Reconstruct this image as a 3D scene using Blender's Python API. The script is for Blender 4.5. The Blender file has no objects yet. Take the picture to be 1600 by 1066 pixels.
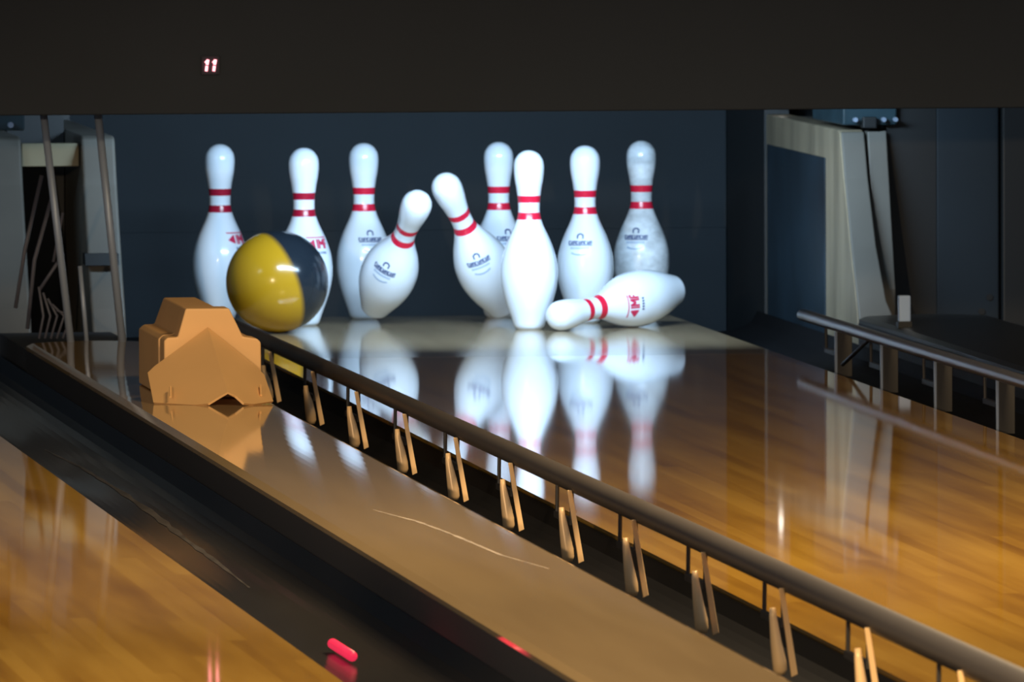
import bpy, bmesh, math, random
from mathutils import Vector, Matrix
random.seed(7)
C = bpy.context.scene.collection
scn = bpy.context.scene

# ------------------------------------------------------------------ camera
F_PX, YAW, PITCH, ROLL = 18905.5, 0.122689, 0.05089, -0.003786
CAM = Vector((-3.0288, -26.0002, 1.28274))
sy, cy, sp, cp = math.sin(YAW), math.cos(YAW), math.sin(PITCH), math.cos(PITCH)
FW = Vector((sy*cp, cy*cp, -sp)); R0 = Vector((cy, -sy, 0)); U0 = R0.cross(FW)
RT = R0*math.cos(ROLL) + U0*math.sin(ROLL); UP = U0*math.cos(ROLL) - R0*math.sin(ROLL)
cam = bpy.data.cameras.new('camera'); co = bpy.data.objects.new('camera', cam); C.objects.link(co)
m = Matrix((RT, UP, -FW)).transposed().to_4x4(); m.translation = CAM; co.matrix_world = m
cam.sensor_width = 36; cam.lens = F_PX/1600*36
cam.clip_end = 200
cam.dof.use_dof = True; cam.dof.focus_distance = 20.5; cam.dof.aperture_fstop = 24
scn.camera = co

# ------------------------------------------------------------------ exposure and world
vs = scn.view_settings
vs.view_transform = 'Standard'; vs.look = 'None'; vs.exposure = 0; vs.gamma = 1; vs.use_curve_mapping = False
w = bpy.data.worlds.new('hall_darkness'); scn.world = w; w.use_nodes = True
w.node_tree.nodes['Background'].inputs[0].default_value = (0.75, 0.85, 1.0, 1)
w.node_tree.nodes['Background'].inputs[1].default_value = 0.22

# ------------------------------------------------------------------ lights
def area(name, loc, target, sx, syy, power, col, spread=180):
    l = bpy.data.lights.new(name, 'AREA'); l.shape = 'RECTANGLE'; l.size = sx; l.size_y = syy
    l.energy = power; l.color = col; l.spread = math.radians(spread)
    o = bpy.data.objects.new(name, l); C.objects.link(o); o.location = loc
    o.rotation_euler = (Vector(target)-Vector(loc)).to_track_quat('-Z', 'Y').to_euler(); return o
def spot(name, loc, target, power, col, deg, blend=.5, size=.08):
    l = bpy.data.lights.new(name, 'SPOT'); l.energy = power; l.color = col; l.spot_size = math.radians(deg)
    l.spot_blend = blend; l.shadow_soft_size = size
    o = bpy.data.objects.new(name, l); C.objects.link(o); o.location = loc
    o.rotation_euler = (Vector(target)-Vector(loc)).to_track_quat('-Z', 'Y').to_euler(); return o
COOL = (.55, .78, 1.0)
WARM = (1.0, .74, .42)
area('pin_tube_light', (0.05, -1.50, .70), (0.05, -.35, .12), 1.0, .06, 19, COOL, 120)
area('neighbour_pin_tube_light', (-1.8, -1.50, .70), (-1.8, -.35, .12), 1.0, .06, 4, COOL, 120)
area('far_pin_tube_light', (1.85, -1.50, .70), (1.85, -.35, .12), 1.0, .06, 1, COOL, 120)
area('lane_ceiling_light', (0.5, -8.2, 2.85), (0.3, -8.0, 0), 1.4, .25, 230, WARM)
spot('division_spotlight', (-4.6, -15.0, 1.65), (-.95, -5.2, .1), 1150, (1, .76, .50), 17, .6)
spot('neighbour_lane_spotlight', (-1.7, -14.5, 2.7), (-1.6, -12.4, 0), 1350, WARM, 54, .35)

# ------------------------------------------------------------------ materials
def mat(name, col, rough=.5, metal=0., coat=0., noise=None, bump=None, emit=None, spec=None):
    mt = bpy.data.materials.new(name); mt.use_nodes = True; nt = mt.node_tree; b = nt.nodes['Principled BSDF']
    b.inputs['Base Color'].default_value = (*col, 1); b.inputs['Roughness'].default_value = rough
    b.inputs['Metallic'].default_value = metal
    if coat: b.inputs['Coat Weight'].default_value = coat; b.inputs['Coat Roughness'].default_value = .05
    if spec is not None: b.inputs['Specular IOR Level'].default_value = spec
    tc = nt.nodes.new('ShaderNodeTexCoord')
    if noise:
        sc, amt, scale3 = noise
        mp = nt.nodes.new('ShaderNodeMapping'); mp.inputs['Scale'].default_value = scale3
        nz = nt.nodes.new('ShaderNodeTexNoise'); nz.inputs['Scale'].default_value = sc; nz.inputs['Detail'].default_value = 4
        cr = nt.nodes.new('ShaderNodeMix'); cr.data_type = 'RGBA'; cr.blend_type = 'MULTIPLY'
        mr = nt.nodes.new('ShaderNodeMapRange'); mr.inputs[1].default_value = .3; mr.inputs[2].default_value = .7
        mr.inputs[3].default_value = 1-amt; mr.inputs[4].default_value = 1+amt*.3
        nt.links.new(tc.outputs['Object'], mp.inputs[0]); nt.links.new(mp.outputs[0], nz.inputs['Vector'])
        nt.links.new(nz.outputs['Fac'], mr.inputs[0]); cr.inputs[0].default_value = 1
        cr.inputs[6].default_value = (*col, 1); nt.links.new(mr.outputs[0], cr.inputs[7])
        nt.links.new(cr.outputs[2], b.inputs['Base Color'])
    if bump:
        nz2 = nt.nodes.new('ShaderNodeTexNoise'); nz2.inputs['Scale'].default_value = bump[0]
        bp = nt.nodes.new('ShaderNodeBump'); bp.inputs['Strength'].default_value = bump[1]; bp.inputs['Distance'].default_value = .002
        nt.links.new(tc.outputs['Object'], nz2.inputs['Vector']); nt.links.new(nz2.outputs['Fac'], bp.inputs['Height'])
        nt.links.new(bp.outputs[0], b.inputs['Normal'])
    if emit: b.inputs['Emission Color'].default_value = (*emit[0], 1); b.inputs['Emission Strength'].default_value = emit[1]
    return mt

def wood(name, c1, c2, c3, rough, streak=1.0, board=.0264):
    mt = bpy.data.materials.new(name); mt.use_nodes = True; nt = mt.node_tree; b = nt.nodes['Principled BSDF']
    N = nt.nodes.new; L = nt.links.new
    tc = N('ShaderNodeTexCoord')
    sep = N('ShaderNodeSeparateXYZ'); L(tc.outputs['Object'], sep.inputs[0])
    dv = N('ShaderNodeMath'); dv.operation = 'DIVIDE'; dv.inputs[1].default_value = board; L(sep.outputs[0], dv.inputs[0])
    fl = N('ShaderNodeMath'); fl.operation = 'FLOOR'; L(dv.outputs[0], fl.inputs[0])
    wn = N('ShaderNodeTexWhiteNoise'); wn.noise_dimensions = '2D'
    yo = N('ShaderNodeMath'); yo.operation = 'MULTIPLY_ADD'; yo.inputs[1].default_value = .61
    L(fl.outputs[0], yo.inputs[0])
    ys = N('ShaderNodeMath'); ys.operation = 'DIVIDE'; ys.inputs[1].default_value = 1.7; L(sep.outputs[1], ys.inputs[0]); L(ys.outputs[0], yo.inputs[2])
    yf = N('ShaderNodeMath'); yf.operation = 'FLOOR'; L(yo.outputs[0], yf.inputs[0])
    cx = N('ShaderNodeCombineXYZ'); L(fl.outputs[0], cx.inputs[0]); L(yf.outputs[0], cx.inputs[1]); L(cx.outputs[0], wn.inputs['Vector'])
    mp = N('ShaderNodeMapping'); mp.inputs['Scale'].default_value = (9, .55, 1); L(tc.outputs['Object'], mp.inputs[0])
    nz = N('ShaderNodeTexNoise'); nz.inputs['Scale'].default_value = 1.6; nz.inputs['Detail'].default_value = 5; L(mp.outputs[0], nz.inputs['Vector'])
    mx = N('ShaderNodeMath'); mx.operation = 'MULTIPLY_ADD'; mx.inputs[1].default_value = .22*streak; L(wn.outputs['Value'], mx.inputs[0]); L(nz.outputs['Fac'], mx.inputs[2])
    rp = N('ShaderNodeValToRGB'); e = rp.color_ramp.elements
    e[0].position = .34; e[0].color = (*c1, 1); e[1].position = .84; e[1].color = (*c3, 1)
    k = e.new(.58); k.color = (*c2, 1)
    L(mx.outputs[0], rp.inputs[0]); L(rp.outputs[0], b.inputs['Base Color'])
    b.inputs['Roughness'].default_value = rough; b.inputs['IOR'].default_value = 1.75
    return mt

M = {}
M['lane'] = wood('lane_wood', (.34, .16, .020), (.50, .26, .032), (.64, .36, .055), .045)
M['deck'] = wood('pin_deck_wood', (.29, .205, .12), (.35, .255, .15), (.41, .30, .185), .10, .4)
M['divider'] = wood('divider_wood', (.40, .27, .13), (.45, .31, .15), (.50, .345, .175), .05, .25, .09)
M['gutter'] = mat('gutter_plastic', (.030, .027, .024), .2, noise=(5, .3, (1, .2, 1)))
M['darkdivider'] = mat('unlit_division_board', (.025, .022, .018), .35, noise=(4, .3, (1, .2, 1)))  # right board's lack of light put into a darker colour
M['gutterdark'] = mat('gutter_black_plastic', (.006, .006, .007), .7, spec=.1, noise=(5, .3, (1, .2, 1)))
M['edge'] = mat('lane_side_black', (.012, .012, .013), .6)
M['mask'] = mat('mask_black_panel', (.018, .026, .039), .75, noise=(1.5, .25, (1, 1, 1)))
M['black'] = mat('black_metal', (.012, .013, .014), .5)
M['dark'] = mat('dark_structure', (.02, .022, .026), .7, noise=(3, .4, (1, 1, 1)))
M['navy'] = mat('navy_curtain_vinyl', (.011, .018, .025), .75, noise=(2.2, .3, (1, 1, 1)))
M['wear'] = mat('blue_wear_plate', (.014, .030, .046), .4, noise=(4, .6, (1, 1, 1)))
M['kick'] = mat('kickback_cream_laminate', (.30, .245, .165), .45, noise=(6, .35, (1, 2, .5)))
M['kickgrey'] = mat('kickback_grey_edge', (.13, .120, .102), .5, noise=(5, .25, (1, 1, .4)))
M['cream'] = mat('cream_painted_bar', (.27, .235, .15), .5, noise=(5, .2, (1, 1, 1)))
M['teal'] = mat('teal_painted_metal', (.022, .050, .065), .35, noise=(7, .4, (1, 1, 1)))
M['rail'] = mat('rail_grey_brown_plastic', (.085, .072, .062), .5, noise=(3, .2, (1, .3, 1)))
M['railhighlight'] = mat('rail_highlight_grey', (.15, .145, .155), .3, noise=(3, .2, (1, .3, 1)))  # right rail's pale highlight put into a lighter colour
M['bracket'] = mat('bracket_zinc', (1.0, .66, .33), .35, metal=.1)
M['bracketdark'] = mat('bracket_dark_steel', (.05, .045, .04), .5, metal=.4)
M['steel'] = mat('grey_steel_rod', (.30, .36, .47), .4, metal=.2)
M['cable'] = mat('grey_cable', (.11, .11, .14), .5)
M['cap'] = mat('tan_moulded_cap', (.86, .50, .20), .5, noise=(4, .08, (1, 1, 1)))
M['white'] = mat('pin_white_plastic', (.76, .82, .90), .18, coat=.5, noise=(9, .05, (1, 1, 1)))
M['scuffed'] = mat('pin_white_scuffed', (.70, .75, .80), .25, coat=.3, noise=(28, .38, (1, 1, 1.4)))
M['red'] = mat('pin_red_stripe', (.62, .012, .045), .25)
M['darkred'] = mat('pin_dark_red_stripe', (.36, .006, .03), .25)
M['bluemark'] = mat('pin_blue_print', (.012, .04, .16), .35)
M['greymark'] = mat('pin_pale_blue_print', (.30, .40, .56), .35)
M['redmark'] = mat('pin_red_print', (.55, .02, .08), .35)
M['sensor'] = mat('sensor_white_plastic', (.50, .68, 1.0), .4)
M['led'] = mat('led_red', (1, .1, .15), .4, emit=((1, .30, .34), 4))
M['redglow'] = mat('red_reflection_glow', (.8, .02, .05), .4, emit=((1, .03, .10), .75))
M['glint_bulb'] = mat('glint_bulb_glow', (1, .95, .85), .4, emit=((1, .93, .8), 8))

# ball: yellow half and black half divided by a plane through its centre
def ball_mat(n):
    mt = bpy.data.materials.new('ball_two_colour'); mt.use_nodes = True; nt = mt.node_tree; b = nt.nodes['Principled BSDF']
    N = nt.nodes.new; L = nt.links.new
    tc = N('ShaderNodeTexCoord'); d = N('ShaderNodeVectorMath'); d.operation = 'DOT_PRODUCT'
    L(tc.outputs['Object'], d.inputs[0]); d.inputs[1].default_value = n
    rp = N('ShaderNodeMapRange'); rp.inputs[1].default_value = -.006; rp.inputs[2].default_value = .006; L(d.outputs['Value'], rp.inputs[0])
    mx = N('ShaderNodeMix'); mx.data_type = 'RGBA'; L(rp.outputs[0], mx.inputs[0])
    mx.inputs[6].default_value = (.012, .017, .024, 1); mx.inputs[7].default_value = (.40, .215, .010, 1)
    L(mx.outputs[2], b.inputs['Base Color']); b.inputs['Roughness'].default_value = .18; return mt

# ------------------------------------------------------------------ helpers
def obj(name, bm, m, parent=None, smooth=False, bevel=0):
    me = bpy.data.meshes.new(name); bmesh.ops.recalc_face_normals(bm, faces=bm.faces[:]); bm.to_mesh(me); bm.free()
    for mm in (m if isinstance(m, (list, tuple)) else [m]): me.materials.append(mm)
    o = bpy.data.objects.new(name, me); C.objects.link(o)
    if smooth:
        for p in me.polygons: p.use_smooth = True
    if bevel:
        b = o.modifiers.new('bevel', 'BEVEL'); b.width = bevel; b.segments = 3; b.limit_method = 'ANGLE'
    if parent: o.parent = parent
    return o
def tag(o, label, cat, group=None, kind=None):
    if label: o['label'] = label
    if cat: o['category'] = cat
    if group: o['group'] = group
    if kind: o['kind'] = kind
    return o
def thing(name, label, cat, loc=(0, 0, 0), group=None, kind=None):
    o = bpy.data.objects.new(name, None); C.objects.link(o); o.location = loc; o.empty_display_size = .05
    return tag(o, label, cat, group, kind)
def box(bm, x0, x1, y0, y1, z0, z1):
    v = [bm.verts.new((x, y, z)) for z in (z0, z1) for y in (y0, y1) for x in (x0, x1)]
    for f in ((0, 1, 3, 2), (4, 6, 7, 5), (0, 4, 5, 1), (2, 3, 7, 6), (0, 2, 6, 4), (1, 5, 7, 3)): bm.faces.new([v[i] for i in f])
def prism(bm, pts, axis, a, b):
    # pts: 2D outline in the plane across axis, extruded from a to b
    def P(p, t): return {'x': (t, p[0], p[1]), 'y': (p[0], t, p[1]), 'z': (p[0], p[1], t)}[axis]
    A = [bm.verts.new(P(p, a)) for p in pts]; B = [bm.verts.new(P(p, b)) for p in pts]; n = len(pts)
    bm.faces.new(A); bm.faces.new(B[::-1])
    for i in range(n): bm.faces.new([A[i], B[i], B[(i+1) % n], A[(i+1) % n]])
def tube(bm, pts, r, n=12, cap=True):
    pts = [Vector(p) for p in pts]; rings = []
    for i, p in enumerate(pts):
        t = (pts[min(i+1, len(pts)-1)]-pts[max(i-1, 0)]).normalized()
        u = t.cross(Vector((0, 0, 1)) if abs(t.z) < .9 else Vector((1, 0, 0))).normalized(); v = t.cross(u)
        rr = r[i] if isinstance(r, (list, tuple)) else r
        rings.append([bm.verts.new(p+u*rr*math.cos(2*math.pi*k/n)+v*rr*math.sin(2*math.pi*k/n)) for k in range(n)])
    for a, b in zip(rings, rings[1:]):
        for k in range(n): bm.faces.new([a[k], a[(k+1) % n], b[(k+1) % n], b[k]])
    if cap: bm.faces.new(rings[0][::-1]); bm.faces.new(rings[-1])
def NB(): return bmesh.new()

# ------------------------------------------------------------------ setting
b = NB(); box(b, -6, 6, -30, 2.2, -.30, -.12); tag(obj('floor', b, M['dark']), 'dark sub floor under the bowling lanes', None, kind='structure')
b = NB(); box(b, -6, 6, 2.0, 2.2, -.12, 3.2); tag(obj('wall_back', b, M['dark']), 'dark wall at the back of the pin pits', None, kind='structure')
b = NB(); box(b, -6, 6, -5.85, 2.0, 2.0, 2.12); tag(obj('ceiling_light_baffle', b, M['mask']), 'dark slab added unseen over the far end of the lanes to cut off the ceiling light', None, kind='structure')  # unseen slab added to end the lane light short of the pins

# ------------------------------------------------------------------ lanes
def lane(cx, label):
    t = thing('bowling_lane', label, 'bowling lane', (cx, 0, 0))
    b = NB(); box(b, -.527, .527, -19, -1.62, -.035, 0); obj('lane_surface', b, M['lane'], t)
    b = NB(); box(b, -.527, .527, -1.618, .10, -.035, 0); o = obj('pin_deck', b, M['deck'], t); o['label'] = 'pale tan pin deck board'
    b = NB(); box(b, -.52, .52, -19, .09, -.115, -.036); o = obj('side_wall', b, M['edge'], t); o['label'] = 'black lane side'
    return t
lane(0, 'wide orange wood bowling lane with the pins standing on it')
lane(-1.8, 'orange wood bowling lane in the lower left corner of the photo')

def gutter(x0, x1, label, m='gutterdark', y1=.3):
    w_ = x1-x0; b = NB(); n = 16; top = []; bot = []
    for i in range(n+1):
        u = -1+2*i/n; z = -.006-.045*math.sqrt(max(0, 1-(abs(u)**2.6)))
        top.append((x0+w_*i/n, z))
    pts = top+[(x1, -.075), (x0, -.075)]
    prism(b, pts, 'y', -19, y1)
    o = obj('gutter', b, M[m])
    tag(o, label, 'gutter'); return o
LG = gutter(-1.272, -1.038, 'wide dark grey gutter beside the lane at lower left', 'gutter', -1.2)
gutter(-.758, -.529, 'black gutter under the long bumper rail, beside the pin lane')
gutter(.529, .758, 'dark gutter along the right edge of the pin lane')
def divider(x0, x1, y0, label, m='divider'):
    w_ = x1-x0; b = NB(); n = 20; pts = []
    for i in range(n+1):
        u = -1+2*i/n; z = .050+.005*(1-u*u)
        if i in (0, n): z = .045
        pts.append((x0+w_*i/n, z))
    pts += [(x1, -.075), (x0, -.075)]
    prism(b, pts, 'y', -19, y0)
    t = thing('lane_divider', label, 'lane divider', ((x0+x1)/2, y0, 0))
    o = obj('top_board', b, M[m], t); o.location = (-(x0+x1)/2, -y0, 0)
    b = NB(); box(b, x0-.0006, x0-.0001, -19, y0, -.04, .038); box(b, x1+.0001, x1+.0006, -19, y0, -.04, .038)
    o = obj('side_trim', b, M['edge'], t); o.location = (-(x0+x1)/2, -y0, 0); o['label'] = 'black side trim of the divider'
    return t
LD = divider(-1.036, -.762, -1.90, 'glossy tan division board between the two lanes')
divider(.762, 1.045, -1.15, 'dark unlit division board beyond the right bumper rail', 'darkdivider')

def reflection_strip(name, pts, z, w0, m, par, off):
    # a thin strip on the surface, painted in place of a reflected streak
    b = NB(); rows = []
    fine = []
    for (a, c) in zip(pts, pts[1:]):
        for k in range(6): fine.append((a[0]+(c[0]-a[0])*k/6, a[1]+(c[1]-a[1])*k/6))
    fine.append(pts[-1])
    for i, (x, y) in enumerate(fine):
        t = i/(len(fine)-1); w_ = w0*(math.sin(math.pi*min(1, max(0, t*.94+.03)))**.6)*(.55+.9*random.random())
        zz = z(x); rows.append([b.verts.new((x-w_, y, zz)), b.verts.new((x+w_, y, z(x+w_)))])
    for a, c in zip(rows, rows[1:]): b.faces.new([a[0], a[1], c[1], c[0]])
    o = obj(name, b, m, par); o.location = off; o['label'] = 'pale streak painted in place of a reflection'; return o
M['reflectdark'] = mat('gutter_reflection_streak', (.085, .078, .072), .35, noise=(14, .6, (1, .6, 1)))  # these two tones paint reflected streaks as surface colour
M['reflectpale'] = mat('board_reflection_streak', (.60, .50, .40), .3, noise=(14, .3, (1, .6, 1)))
gz = lambda x: -.0055-.045*max(0, 1-abs((x+1.155)/.117)**2.6)**.5
reflection_strip('reflected_streak', [(-1.157, -3.769), (-1.137, -4.322), (-1.130, -5.009), (-1.130, -5.619), (-1.137, -6.274), (-1.139, -6.769), (-1.146, -7.396)], gz, .0065, M['reflectdark'], LG, (0, 0, 0))
dz_ = lambda x: .0503+.005*(1-((x+.899)/.137)**2)
reflection_strip('reflected_streak', [(-.930, -7.191), (-.914, -7.334), (-.895, -7.476), (-.878, -7.749), (-.868, -8.0), (-.858, -8.257), (-.823, -8.54)], dz_, .0030, M['reflectpale'], LD, (.899, 1.90, 0))

# ------------------------------------------------------------------ bumper rails with brackets
def rail_z(y): return .069 + .0034*(-1.0-y) if y < -1 else .069
def bumper(side, y0, y1, ys, label):
    x = .60*side
    t = thing('bumper_rail', label, 'bumper rail', (x, y1, 0))
    n = 60; pts = [(0, y0+(y1-y0)*i/n-y1, rail_z(y0+(y1-y0)*i/n)) for i in range(n+1)]
    b = NB(); tube(b, pts, [.0140+.00055*(-1-q[1]-y1) if side < 0 else .0125 for q in pts], 16); obj('rail', b, M['rail' if side < 0 else 'railhighlight'], t, smooth=True)
    for i, y in enumerate(ys):
        zt = rail_z(y)-.012; s = side; yl = y-y1
        br = thing('bracket', None, None, (0, yl, 0)); br.parent = t
        # cradle: two thin rods and a cross plate, dark
        b = NB()
        for yy in (.24, .06): tube(b, [(.010*s, yy, zt-.052), (.009*s, yy, zt+.004)], .0032, 8)
        box(b, min(.007*s, .014*s), max(.007*s, .014*s), .05, .25, zt-.054, zt-.044)
        obj('cradle', b, M['bracketdark'], br)
        zb = -.030
        if s < 0:
            # flared foot: narrow at the top, wide and rounded at the bottom, with a narrow strip beside it
            b = NB()
            tube(b, [(-.036, -.006, zt-.022), (-.0355, -.007, zt-.034), (-.031, -.008, .012), (-.0275, -.009, zb+.020), (-.0265, -.009, zb+.008), (-.026, -.009, zb+.001)],
                 [.0040, .0052, .0082, .0098, .0098, .0068], 14)
            o = obj('foot', b, M['bracket'], br, smooth=True); o.location = (.002, 0, 0)
            b = NB(); prism(b, [(-.030, zt+.004), (-.023, zt+.004), (-.004, zb), (-.013, zb-.004)], 'y', .006, .010)
            o = obj('side_strip', b, M['bracket'], br, bevel=.001); o.location = (.007, 0, 0)
        else:
            b = NB(); box(b, -.004, .026, -.004, .006, zb, zt+.004); obj('plate', b, M['bracketdark'], br, bevel=.001)
            b = NB(); box(b, -.009, -.0045, -.004, .004, zb, zt+.002); obj('thin_edge', b, M['steel'], br)
    return t
LB = bumper(-1, -13.2, -1.7, [-2.62, -3.40, -4.15, -4.92, -5.68, -6.44, -7.20, -7.96, -8.72, -9.50, -10.28, -11.05, -11.8, -12.55],
            'long brown-grey bumper rail running diagonally across the photo, left of the pins')
RB = bumper(1, -9.0, -1.45, [-1.95, -2.55, -3.22, -3.95, -4.7, -5.45], 'short dark bumper rail with a pale end at the right edge')
for k in (-2.15,):
    b = NB(); tube(b, [(0, k+1.45-.25, .075), (-.02, k+1.45+.02, .004)], .004, 8); obj('diagonal_brace', b, M['black'], RB)
b = NB(); tube(b, [(0, -.45, .085), (.05, -.2, -.02)], .003, 8); obj('diagonal_brace', b, M['black'], LB)

# ------------------------------------------------------------------ moulded end cap on the divider
cap = thing('divider_end_cap', 'faceted tan plastic cap standing on the division board, at the bumper rail', 'end cap', (-.875, -4.0, .05))
def capobj(name, b, bevel=.003):
    o = obj(name, b, M['cap'], cap, bevel=bevel); o.location = (.875, 4.0, -.05); return o
prof = [(-.957, .0556), (-.957, .160), (-.951, .166), (-.932, .167), (-.917, .219), (-.837, .219), (-.812, .167), (-.786, .163), (-.779, .156), (-.778, .0556)]
b = NB(); prism(b, prof, 'y', -4.00, -3.92); capobj('front_plate', b)
prof2 = [(-.957, .0556), (-.957, .158), (-.948, .166), (-.928, .167), (-.910, .216), (-.850, .216), (-.822, .165), (-.786, .160), (-.780, .0556)]
b = NB(); prism(b, prof2, 'y', -3.885, -3.50); capobj('rear_housing', b)
b = NB(); prism(b, [(-.94, .0556), (-.94, .150), (-.80, .150), (-.80, .0556)], 'y', -3.925, -3.88); capobj('neck', b, 0)
b = NB()
A = Vector((-.877, -4.005, .185)); Rg = Vector((-.866, -4.26, .080)); LB_ = Vector((-.990, -4.14, .0556)); RB_ = Vector((-.771, -4.14, .0556))
def on_plane(P0, P1, P2, x, z):
    nn = (P1-P0).cross(P2-P0); return (x, P0.y-(nn.x*(x-P0.x)+nn.z*(z-P0.z))/nn.y, z)
LP = [(-.877, .185), (-.976, .116), (-.990, .104), (-.990, .0556), (-.925, .0556), (-.902, .059), (-.884, .070), (-.866, .080)]
RP = [(-.877, .185), (-.866, .080), (-.850, .072), (-.836, .059), (-.815, .0556), (-.771, .0556), (-.777, .099), (-.792, .114)]
for P, q in ((LP, LB_), (RP, RB_)): b.faces.new([b.verts.new(on_plane(A, Rg, q, x, z)) for x, z in P])
bmesh.ops.remove_doubles(b, verts=b.verts[:], dist=.0001)
o = capobj('pointed_nose', b, 0); sm = o.modifiers.new('thick', 'SOLIDIFY'); sm.thickness = .004; sm.offset = -1
for x in (-.963, -.796):
    b = NB(); tube(b, [(x, -4.185 if x < -.9 else -4.165, .068), (x+.003, -4.150 if x < -.9 else -4.13, .084)], .0022, 8); capobj('moulded_slot', b, 0)

# ------------------------------------------------------------------ bowling pins
PR = [(0, 1.016), (.15, 1.20), (.75, 1.414), (2.25, 1.953), (3.375, 2.255), (4.5, 2.383), (5.875, 2.282), (7.25, 1.852), (8.625, 1.236), (9.375, .983),
      (10, .899), (10.875, .935), (11.75, 1.047), (12.625, 1.203), (13.5, 1.274), (14.1, 1.21), (14.5, 1.02), (14.8, .70), (14.95, .34), (15, .0)]
IN = .0254
def cr(z):
    # Catmull-Rom through the profile
    for i in range(len(PR)-1):
        if PR[i][0] <= z <= PR[i+1][0]:
            p1, p2 = PR[i], PR[i+1]; p0 = PR[max(i-1, 0)]; p3 = PR[min(i+2, len(PR)-1)]
            h = p2[0]-p1[0]; t = (z-p1[0])/h
            m1 = (p2[1]-p0[1])/(p2[0]-p0[0])*h if i > 0 else (p2[1]-p1[1]); m2 = (p3[1]-p1[1])/(p3[0]-p1[0])*h if p3 != p2 else (p2[1]-p1[1])
            return (2*t**3-3*t*t+1)*p1[1]+(t**3-2*t*t+t)*m1+(-2*t**3+3*t*t)*p2[1]+(t**3-t*t)*m2
    return 0
BANDS = [(9.20, 9.80), (10.62, 11.20)]
def pin_body(white, red):
    b = NB(); zs = sorted(set([i*.25 for i in range(58)]+[14.6, 14.7, 14.8, 14.87, 14.93, 14.97]+[e for bd in BANDS for e in bd]))
    n = 48; rings = []
    def rad(z):
        if z > 14.1: return 1.273*math.sqrt(max(0, 1-((z-13.727)/1.273)**2)) if z > 13.727 else cr(z)
        return cr(z)
    for z in zs: rings.append((z, [b.verts.new((rad(z)*IN*math.cos(2*math.pi*k/n), rad(z)*IN*math.sin(2*math.pi*k/n), z*IN)) for k in range(n)]))
    for (za, a), (zb, c) in zip(rings, rings[1:]):
        mid = (za+zb)/2; red_ = any(l < mid < h for l, h in BANDS)
        for k in range(n):
            f = b.faces.new([a[k], a[(k+1) % n], c[(k+1) % n], c[k]]); f.material_index = 1 if red_ else 0
    top = b.verts.new((0, 0, 15*IN)); r = rings[-1][1]
    for k in range(n): b.faces.new([r[k], r[(k+1) % n], top])
    b.faces.new(rings[0][1][::-1])
    o = obj('body', b, [white, red], smooth=True); return o.data, o
def stroke(bm, pts, wd):
    # a printed stroke on the pin's skin: pts in (arc metres, height metres), wd in metres
    n = 5; wd *= 1.35
    for (u0, v0), (u1, v1) in zip(pts, pts[1:]):
        L_ = math.hypot(u1-u0, v1-v0) or 1e-6; nx, ny = -(v1-v0)/L_*wd/2, (u1-u0)/L_*wd/2
        rows = []
        for i in range(n+1):
            t = i/n; row = []
            for s in (-1, 0, 1):
                u = u0+(u1-u0)*t+nx*s; v = v0+(v1-v0)*t+ny*s
                r = cr(v/IN)*IN+.0005; a = -math.pi/2+u/r
                row.append(bm.verts.new((r*math.cos(a), r*math.sin(a), v)))
            rows.append(row)
        for a, c in zip(rows, rows[1:]):
            for k in (0, 1): bm.faces.new([a[k], a[k+1], c[k+1], c[k]])
def blue_logo():
    b = NB()
    stroke(b, [(-.006, .182), (-.006, .190), (0, .193), (.006, .190), (.006, .182)], .0022)      # crest
    for i in range(9):                                                                          # word, one short glyph after another
        u = -.024+i*.006; k = i % 3
        stroke(b, [(u-.0016, .1705), (u-.0016, .1775)], .0018)
        if k != 1: stroke(b, [(u-.0018, .1770), (u+.0022, .1770)], .0014)
        if k != 2: stroke(b, [(u-.0018, .1712), (u+.0022, .1712)], .0014)
        if k: stroke(b, [(u+.0018, .1705), (u+.0018, .1775)], .0014)
    stroke(b, [(-.026, .1685), (.027, .1685)], .0014)
    b2 = NB()
    for i in range(10):
        u = -.019+i*.0042; stroke(b2, [(u, .160), (u, .1645)], .0024)
    stroke(b2, [(-.018, .152), (-.009, .149), (0, .148), (.009, .149), (.018, .152)], .0024)
    return b, b2
def red_logo():
    b = NB()
    for i in range(6): stroke(b, [(-.024+i*.003, .1745-i*.0014), (-.024+i*.003, .1745+i*.0022)], .0030)
    stroke(b, [(-.001, .166), (-.001, .186)], .0028)
    stroke(b, [(.004, .166), (.004, .186), (.010, .174), (.016, .186), (.016, .166)], .0032)
    stroke(b, [(.021, .166), (.021, .186), (.028, .184)], .003); stroke(b, [(.021, .177), (.027, .176)], .0026)
    stroke(b, [(-.024, .190), (.028, .190)], .0018)
    b2 = NB()
    for i in range(5): stroke(b2, [(-.006+i*.006, .155), (-.006+i*.006, .160)], .0026)
    return b, b2
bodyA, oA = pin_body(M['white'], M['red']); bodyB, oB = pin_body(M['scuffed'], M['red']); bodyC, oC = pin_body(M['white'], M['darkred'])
for o in (oA, oB, oC): bpy.data.objects.remove(o)
x1, x2 = blue_logo(); lo = obj('t', x1, M['bluemark']); blue1 = lo.data; bpy.data.objects.remove(lo)
lo = obj('t', x2, M['greymark']); blue2 = lo.data; bpy.data.objects.remove(lo)
x1, x2 = red_logo(); lo = obj('t', x1, M['redmark']); red1 = lo.data; bpy.data.objects.remove(lo)
lo = obj('t', x2, M['bluemark']); red2 = lo.data; bpy.data.objects.remove(lo)
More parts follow.
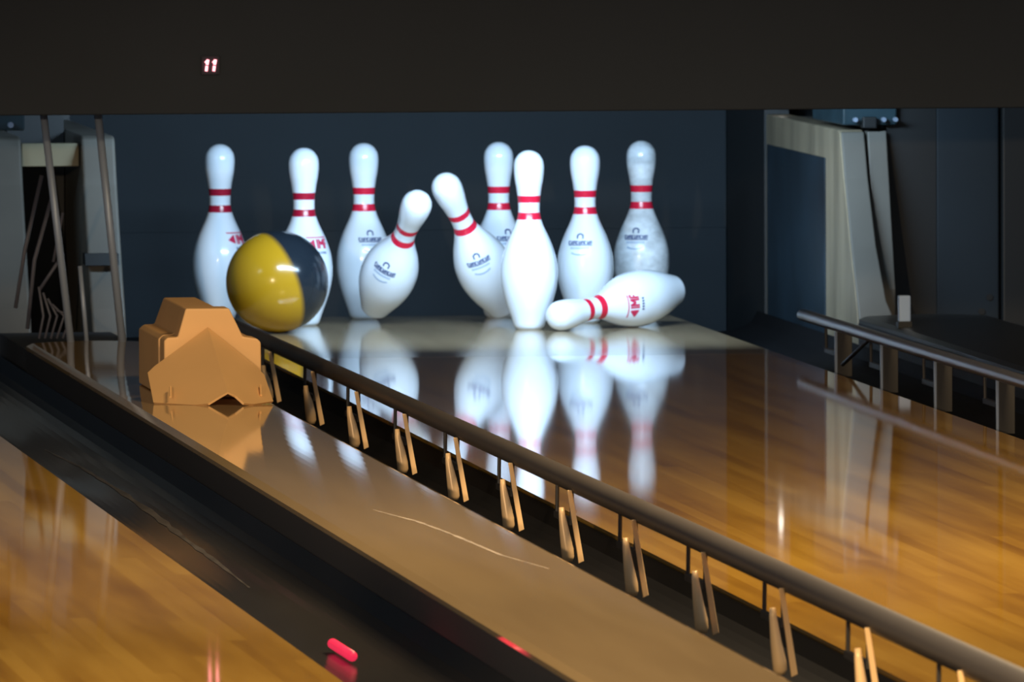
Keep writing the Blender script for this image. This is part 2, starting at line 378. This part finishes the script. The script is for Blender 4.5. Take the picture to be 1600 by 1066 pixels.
def pin(label, body, logo, spin, loc, axis=None):
    t = thing('bowling_pin', label, 'bowling pin', loc, 'bowling pins')
    if axis is None: q = Matrix.Identity(4)
    else: q = Vector((0, 0, 1)).rotation_difference(Vector(axis).normalized()).to_matrix().to_4x4()
    t.rotation_euler = (q @ Matrix.Rotation(math.radians(spin), 4, 'Z')).to_euler()
    def ch(nm, me): o = bpy.data.objects.new(nm, me); C.objects.link(o); o.parent = t; return o
    ch('body', body)
    if logo == 'blue':
        o = ch('printed_crest', blue1); o['label'] = 'blue printed crest and word'; ch('printed_small_text', blue2)
    if logo == 'red':
        o = ch('printed_emblem', red1); o['label'] = 'red printed emblem'; ch('printed_small_text', red2)
    return t
D_, r_ = .3048, .26396
CAMAZ = -6.6   # the camera stands a little left of the lane axis
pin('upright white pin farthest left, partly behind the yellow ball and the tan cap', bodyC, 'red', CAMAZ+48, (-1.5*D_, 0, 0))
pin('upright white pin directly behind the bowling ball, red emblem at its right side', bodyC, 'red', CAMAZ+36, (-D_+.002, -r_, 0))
pin('upright back row pin behind the pin leaning right', bodyA, 'blue', CAMAZ+17, (-.5*D_+.008, .002, 0))
pin('shaded upright back row pin half hidden between the left-leaning pin and the brightest pin', bodyA, 'blue', CAMAZ+25, (.5*D_-.003, 0, 0))
pin('brightest upright white pin, nearest of the standing ones, without print on its front', bodyA, None, 0, (.5*D_-.003, -2*r_, 0))
pin('upright white pin right of the brightest pin, blue crest facing forward', bodyA, 'blue', CAMAZ-14, (D_-.001, -r_, 0))
pin('upright scuffed bluish pin farthest right, behind the fallen pin', bodyB, 'blue', CAMAZ-16, (1.5*D_+.004, 0, 0))
def from_img(dx, dy, dz):  # direction from image right / image up / towards camera
    return RT*dx+UP*dy-FW*dz
def put(base_px, y, axis, **k): pass
# the two leaning pins: base centre position and axis direction
a1 = from_img(63, 150, 172).normalized()
pin('pin leaning right over its base with its head raised toward the left-leaning pin', bodyA, 'blue', CAMAZ-24, (-.146, -.21, .031), a1)
a2 = from_img(-91, 195, 145).normalized()
pin('pin leaning left over its base, in front of the half hidden back row pin', bodyA, 'blue', CAMAZ+2, (.131, -.235, .026), a2)
# lying pin: rests on belly and head
a3 = Vector((-.795, -.60, 0)).normalized()*math.cos(math.radians(7.1)) + Vector((0, 0, -math.sin(math.radians(7.1))))
hb = 4.5*IN
bel = Vector((.392, -.475, .0617))
pin('fallen white pin lying on its side with its head toward the brightest pin', bodyA, 'red', 28, tuple(bel-a3*hb), a3)

# ------------------------------------------------------------------ ball
n = (RT*-.853+UP*-.33+(-FW)*.40)
b = NB(); bmesh.ops.create_uvsphere(b, u_segments=64, v_segments=32, radius=.1085)
o = obj('bowling_ball', b, ball_mat(tuple(n)), smooth=True); o.location = (-.394, -.58, .1087)
tag(o, 'yellow and black bowling ball rolling into the pins', 'bowling ball')

# ------------------------------------------------------------------ pit: curtain, kickbacks, machine pieces
def curtain(x0, x1, label):
    t = thing('pit_curtain', label, 'pit curtain', ((x0+x1)/2, .8, 0)); hw = (x1-x0)/2
    b = NB(); box(b, -hw, hw, 0, .03, .158, .9); obj('upper_panel', b, M['navy'], t)
    b = NB(); box(b, -hw, hw, -.004, .03, -.08, .158); obj('lower_cushion', b, M['navy'], t, bevel=.002)
    return t
curtain(-.76, .76, 'dark navy curtain hanging behind the ten pins')
t = thing('side_panel', 'dark bluish panel standing at the right edge beyond the right kickback', 'panel', (1.04, -.86, 0))
b = NB(); box(b, -.068, .066, 0, .03, .0, .62); obj('blue_board', b, M['navy'], t, bevel=.004)
b = NB(); box(b, .070, .60, -.02, .03, -.08, .62); obj('black_post', b, M['black'], t, bevel=.004)
for dx, dz in ((.045, .075), (.028, .045)):
    b = NB(); tube(b, [(dx, -.002, dz), (dx, .002, dz)], .007, 10); obj('bolt_hole', b, M['black'], t)
curtain(-2.5, -1.06, 'dark panel behind the far left pit opening')
b = NB(); box(b, -6, 6, .3, .9, -.12, -.085); tag(obj('pit_floor', b, M['black']), 'black pit floor behind the pin decks', 'pit floor')

# right kickback
kr = thing('kickback', 'tall cream and grey division panel standing right of the pins', 'kickback', (.8, -.2, 0))
def ko(name, b, m, par, loc, bevel=0):
    o = obj(name, b, m, par, bevel=bevel); o.location = (-loc[0], -loc[1], 0); return o
KL = (.8, -.2)
out = [(.2, -.08), (.2, .430), (-.86, .430), (-.88, .425), (-.93, .33), (-1.02, .19), (-1.10, .08), (-1.13, .03), (-1.13, -.02), (-1.0, -.08)]
b = NB(); prism(b, out, 'x', .764, .815); o = ko('side_plate', b, M['kick'], kr, KL, .004); o['label'] = 'cream laminated side plate'
# grey front edge with the flared foot
b = NB()
def front(bm, x0, x1t, x1b, dy=.0):
    ys = [(-.885, .426), (-.935, .33), (-1.025, .19), (-1.105, .08), (-1.14, .03), (-1.15, -.06)]
    L_, R_, L2_, R2_ = [], [], [], []
    for i, (y, z) in enumerate(ys):
        f = (i/(len(ys)-1))**3
        xr = x1t+(x1b-x1t)*f
        L_.append(bm.verts.new((x0, y-dy, z))); R_.append(bm.verts.new((xr, y-dy, z)))
        L2_.append(bm.verts.new((x0, y-dy+.02, z))); R2_.append(bm.verts.new((xr, y-dy+.02, z)))
    for i in range(len(ys)-1):
        for q in ((L_[i], R_[i], R_[i+1], L_[i+1]), (L2_[i], L2_[i+1], R2_[i+1], R2_[i]), (L_[i], L_[i+1], L2_[i+1], L2_[i]), (R_[i], R2_[i], R2_[i+1], R_[i+1])): bm.faces.new(q)
    bm.faces.new((L_[0], L2_[0], R2_[0], R_[0])); bm.faces.new((L_[-1], R_[-1], R2_[-1], L2_[-1]))
front(b, .766, .815, .872); o = ko('front_edge', b, M['kickgrey'], kr, KL, .003); o['label'] = 'grey flared front edge'
b = NB(); prism(b, [(.1, -.08), (.1, .428), (-.88, .428), (-1.0, .10), (-1.0, -.08)], 'x', .822, .863); o = ko('second_plate', b, M['kickgrey'], kr, KL, .003)
b = NB(); box(b, .7605, .7638, -.68, .165, -.062, .365); o = ko('wear_plate', b, M['wear'], kr, KL); o['label'] = 'dark blue wear plate on the cream side'
b = NB(); box(b, .7605, .815, .205, .79, -.08, .60); o = ko('dark_rear_plate', b, M['black'], kr, KL); o['label'] = 'black rear plate'
b = NB(); box(b, .7588, .7602, -1.0, .165, -.070, -.045); ko('bottom_lip', b, M['kickgrey'], kr, KL)
b = NB(); box(b, .866, .9715, -.86, .79, -.08, .62); o = ko('dark_infill', b, M['black'], kr, KL); o['label'] = 'black infill panel'
# teal machine beam over the right kickback
t = thing('machine_beam', 'teal metal machine beam lying over the right kickback, under the black mask', 'machine part', (.8, -.7, .44))
b = NB(); box(b, -.03, .085, -.18, .25, .0, .05); obj('beam', b, M['teal'], t, bevel=.004)
b = NB(); box(b, .01, .04, -.20, -.10, -.006, .018); obj('clamp', b, M['black'], t, bevel=.003)
for dx in (-.005, .055, .08):
    b = NB(); tube(b, [(dx, -.185, .012), (dx, -.200, .012)], .005, 10); obj('bolt', b, M['steel'], t)

# left kickback: two posts with a cream cross bar
kl = thing('kickback', 'pair of grey posts joined by a cream cross bar at the left edge', 'kickback', (-.9, -.2, 0)); K2 = (-.9, -.2)
b = NB(); prism(b, out, 'x', -.835, -.764); ko('right_post_plate', b, M['kickgrey'], kl, K2, .006)
b = NB(); prism(b, out, 'x', -1.045, -.960); ko('left_post_plate', b, M['kickgrey'], kl, K2, .006)
b = NB(); box(b, -.958, -.838, -.87, -.84, .367, .415); o = ko('cross_bar', b, M['cream'], kl, K2, .002); o['label'] = 'cream cross bar'
b = NB(); prism(b, [(-1.045, .192), (-1.058, .168), (-.99, .168), (-.99, .192)], 'x', -.842, -.772); o = ko('dark_bracket', b, M['black'], kl, K2); o['label'] = 'black bracket on the post'
b = NB(); box(b, -.958, -.838, -.5, -.46, -.08, .60); o = ko('dark_infill', b, M['black'], kl, K2); o['label'] = 'black infill panel'
b = NB(); box(b, -1.04, -.764, .21, .79, -.08, .6); ko('dark_rear_plate', b, M['black'], kl, K2)
b = NB(); box(b, -1.03, -.80, -1.86, -1.16, -.08, .035); o = ko('base_plate', b, M['dark'], kl, K2)
t = thing('machine_beam', 'dark teal machine part at the upper left corner, above the left post', 'machine part', (-1.0, -1.0, .45))
b = NB(); box(b, -.03, .03, -.1, .1, 0, .04); obj('beam', b, M['teal'], t, bevel=.004)
b = NB(); tube(b, [(0, -.1, .012), (0, -.115, .012)], .006, 10); obj('bolt', b, M['steel'], t)

# steel rods and cables at the left
def rod(p, q, r, label, m='steel', group=None, mid=None):
    base = Vector(p); pts = [Vector((0, 0, 0))]
    if mid: pts += [Vector(k)-base for k in mid]
    pts.append(Vector(q)-base)
    b = NB(); tube(b, pts, r, 14); o = obj('steel_rod' if m == 'steel' else 'cable', b, M[m], smooth=True); o.location = base
    return tag(o, label, 'rod' if m == 'steel' else 'cable', group)
rod((-.947, -1.93, .036), (-1.002, -1.93, .52), .0075, 'thick slanted grey steel rod in front of the cross bar')
rod((-.844, -1.93, .036), (-.893, -1.93, .52), .0080, 'slanted steel rod with a pale blue top in front of the right post')
rod((-.913, -1.90, .036), (-.927, -1.90, .205), .0045, 'short thin steel rod standing between the two thick rods')
rod((-1.02, -1.45, .10), (-.965, -1.45, .37), .004, 'thin cable rising from the left post to the cross bar', 'cable', None, [(-1.0, -1.45, .22)])
rod((-1.0, -1.5, .06), (-.945, -1.5, .34), .004, 'second thin cable, crossing behind the thick slanted rod', 'cable', None, [(-.985, -1.5, .2)])
rod((-.98, -1.55, .14), (-.93, -1.55, .215), .0035, 'short bent cable forking off to the right below the cross bar', 'cable')
rod((-.955, -1.6, .20), (-.935, -1.6, .30), .003, 'short cable stub beside the thick rod', 'cable')
for i in range(5):
    rod((-.985+.012*i, -1.6, .045), (-.985+.009*i, -1.6, .15-.012*i), .0025, ['leftmost', 'second from left', 'middle', 'second from right', 'rightmost'][i]+' of five loose cable ends at the foot of the left posts', 'cable', 'tangled cable ends', [(-.975+.014*i, -1.59, .09)])

# ------------------------------------------------------------------ black mask with score digits
b = NB(); box(b, -6, 6, -2.09, -2.05, .513, 1.98); o = obj('mask_panel', b, M['mask'], bevel=.003)
for v in o.data.vertices: pass
tag(o, 'long black masking panel hanging over the pins across the whole photo', 'masking panel')
t = thing('score_display', 'small red glowing number eleven on the black mask', 'display', (-.682, -2.094, .610))
b = NB(); box(b, -.018, .018, -.0025, .003, -.018, .018); obj('housing', b, M['mask'], t)
for s in (-1, 1):
    b = NB(); x0 = .0075*s
    tube(b, [(x0-.0015, -.0055, -.0115), (x0-.0002, -.0055, -.001)], .0027, 8)
    tube(b, [(x0+.0002, -.0055, .001), (x0+.0022, -.0055, .0115)], .0027, 8)
    tube(b, [(x0-.0035, -.0055, .0055), (x0+.001, -.0055, .0105)], .0016, 8)
    o = obj('digit', b, M['led'], t); o['label'] = 'glowing digit one'

# pin light fixtures behind the mask, one per lane
for cx, lb in ((.05, 'black pin light fixture hidden behind the mask over the ten pins'), (-1.8, 'black pin light fixture behind the mask over the left lane'), (1.85, 'black pin light fixture behind the mask over the far right lane')):
    t = thing('pin_light', lb, 'light fixture', (cx, -1.53, .7))
    b = NB(); box(b, -.55, .55, -.012, -.004, -.10, .06); obj('added_shade_plate', b, M['black'], t)  # unseen plate added to stop the pin light at the deck
    b = NB(); box(b, -.55, .55, -.012, .12, .055, .07); obj('top_cover', b, M['black'], t)
t = thing('glint_lamp', 'tiny white lamp added unseen behind the mask to give a small glint on the lane', 'lamp', (.780, .10, .460))  # unseen bulb added to make the glint on the lane
b = NB(); bmesh.ops.create_uvsphere(b, u_segments=16, v_segments=10, radius=.006); obj('glint_bulb', b, M['glint_bulb'], t, smooth=True)
b = NB(); tube(b, [(.02, 0, .0), (.006, 0, .0)], .006, 10); obj('socket', b, M['black'], t)

# ball sensor on the right divider, strip added to glow as a red reflection
t = thing('ball_sensor', 'small pale box standing on the right division board beside the kickback', 'sensor', (.787, -1.60, .050))
b = NB(); box(b, -.012, .012, -.012, .012, .012, .066); obj('housing', b, M['sensor'], t, bevel=.003)
b = NB(); box(b, -.014, .014, -.016, .016, .0, .013); obj('foot', b, M['black'], t)
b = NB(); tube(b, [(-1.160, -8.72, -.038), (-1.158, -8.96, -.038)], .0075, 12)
tag(obj('red_reflection', b, M['redglow'], smooth=True), 'short glowing strip added as a red reflection in the wide grey gutter', 'reflection strip')
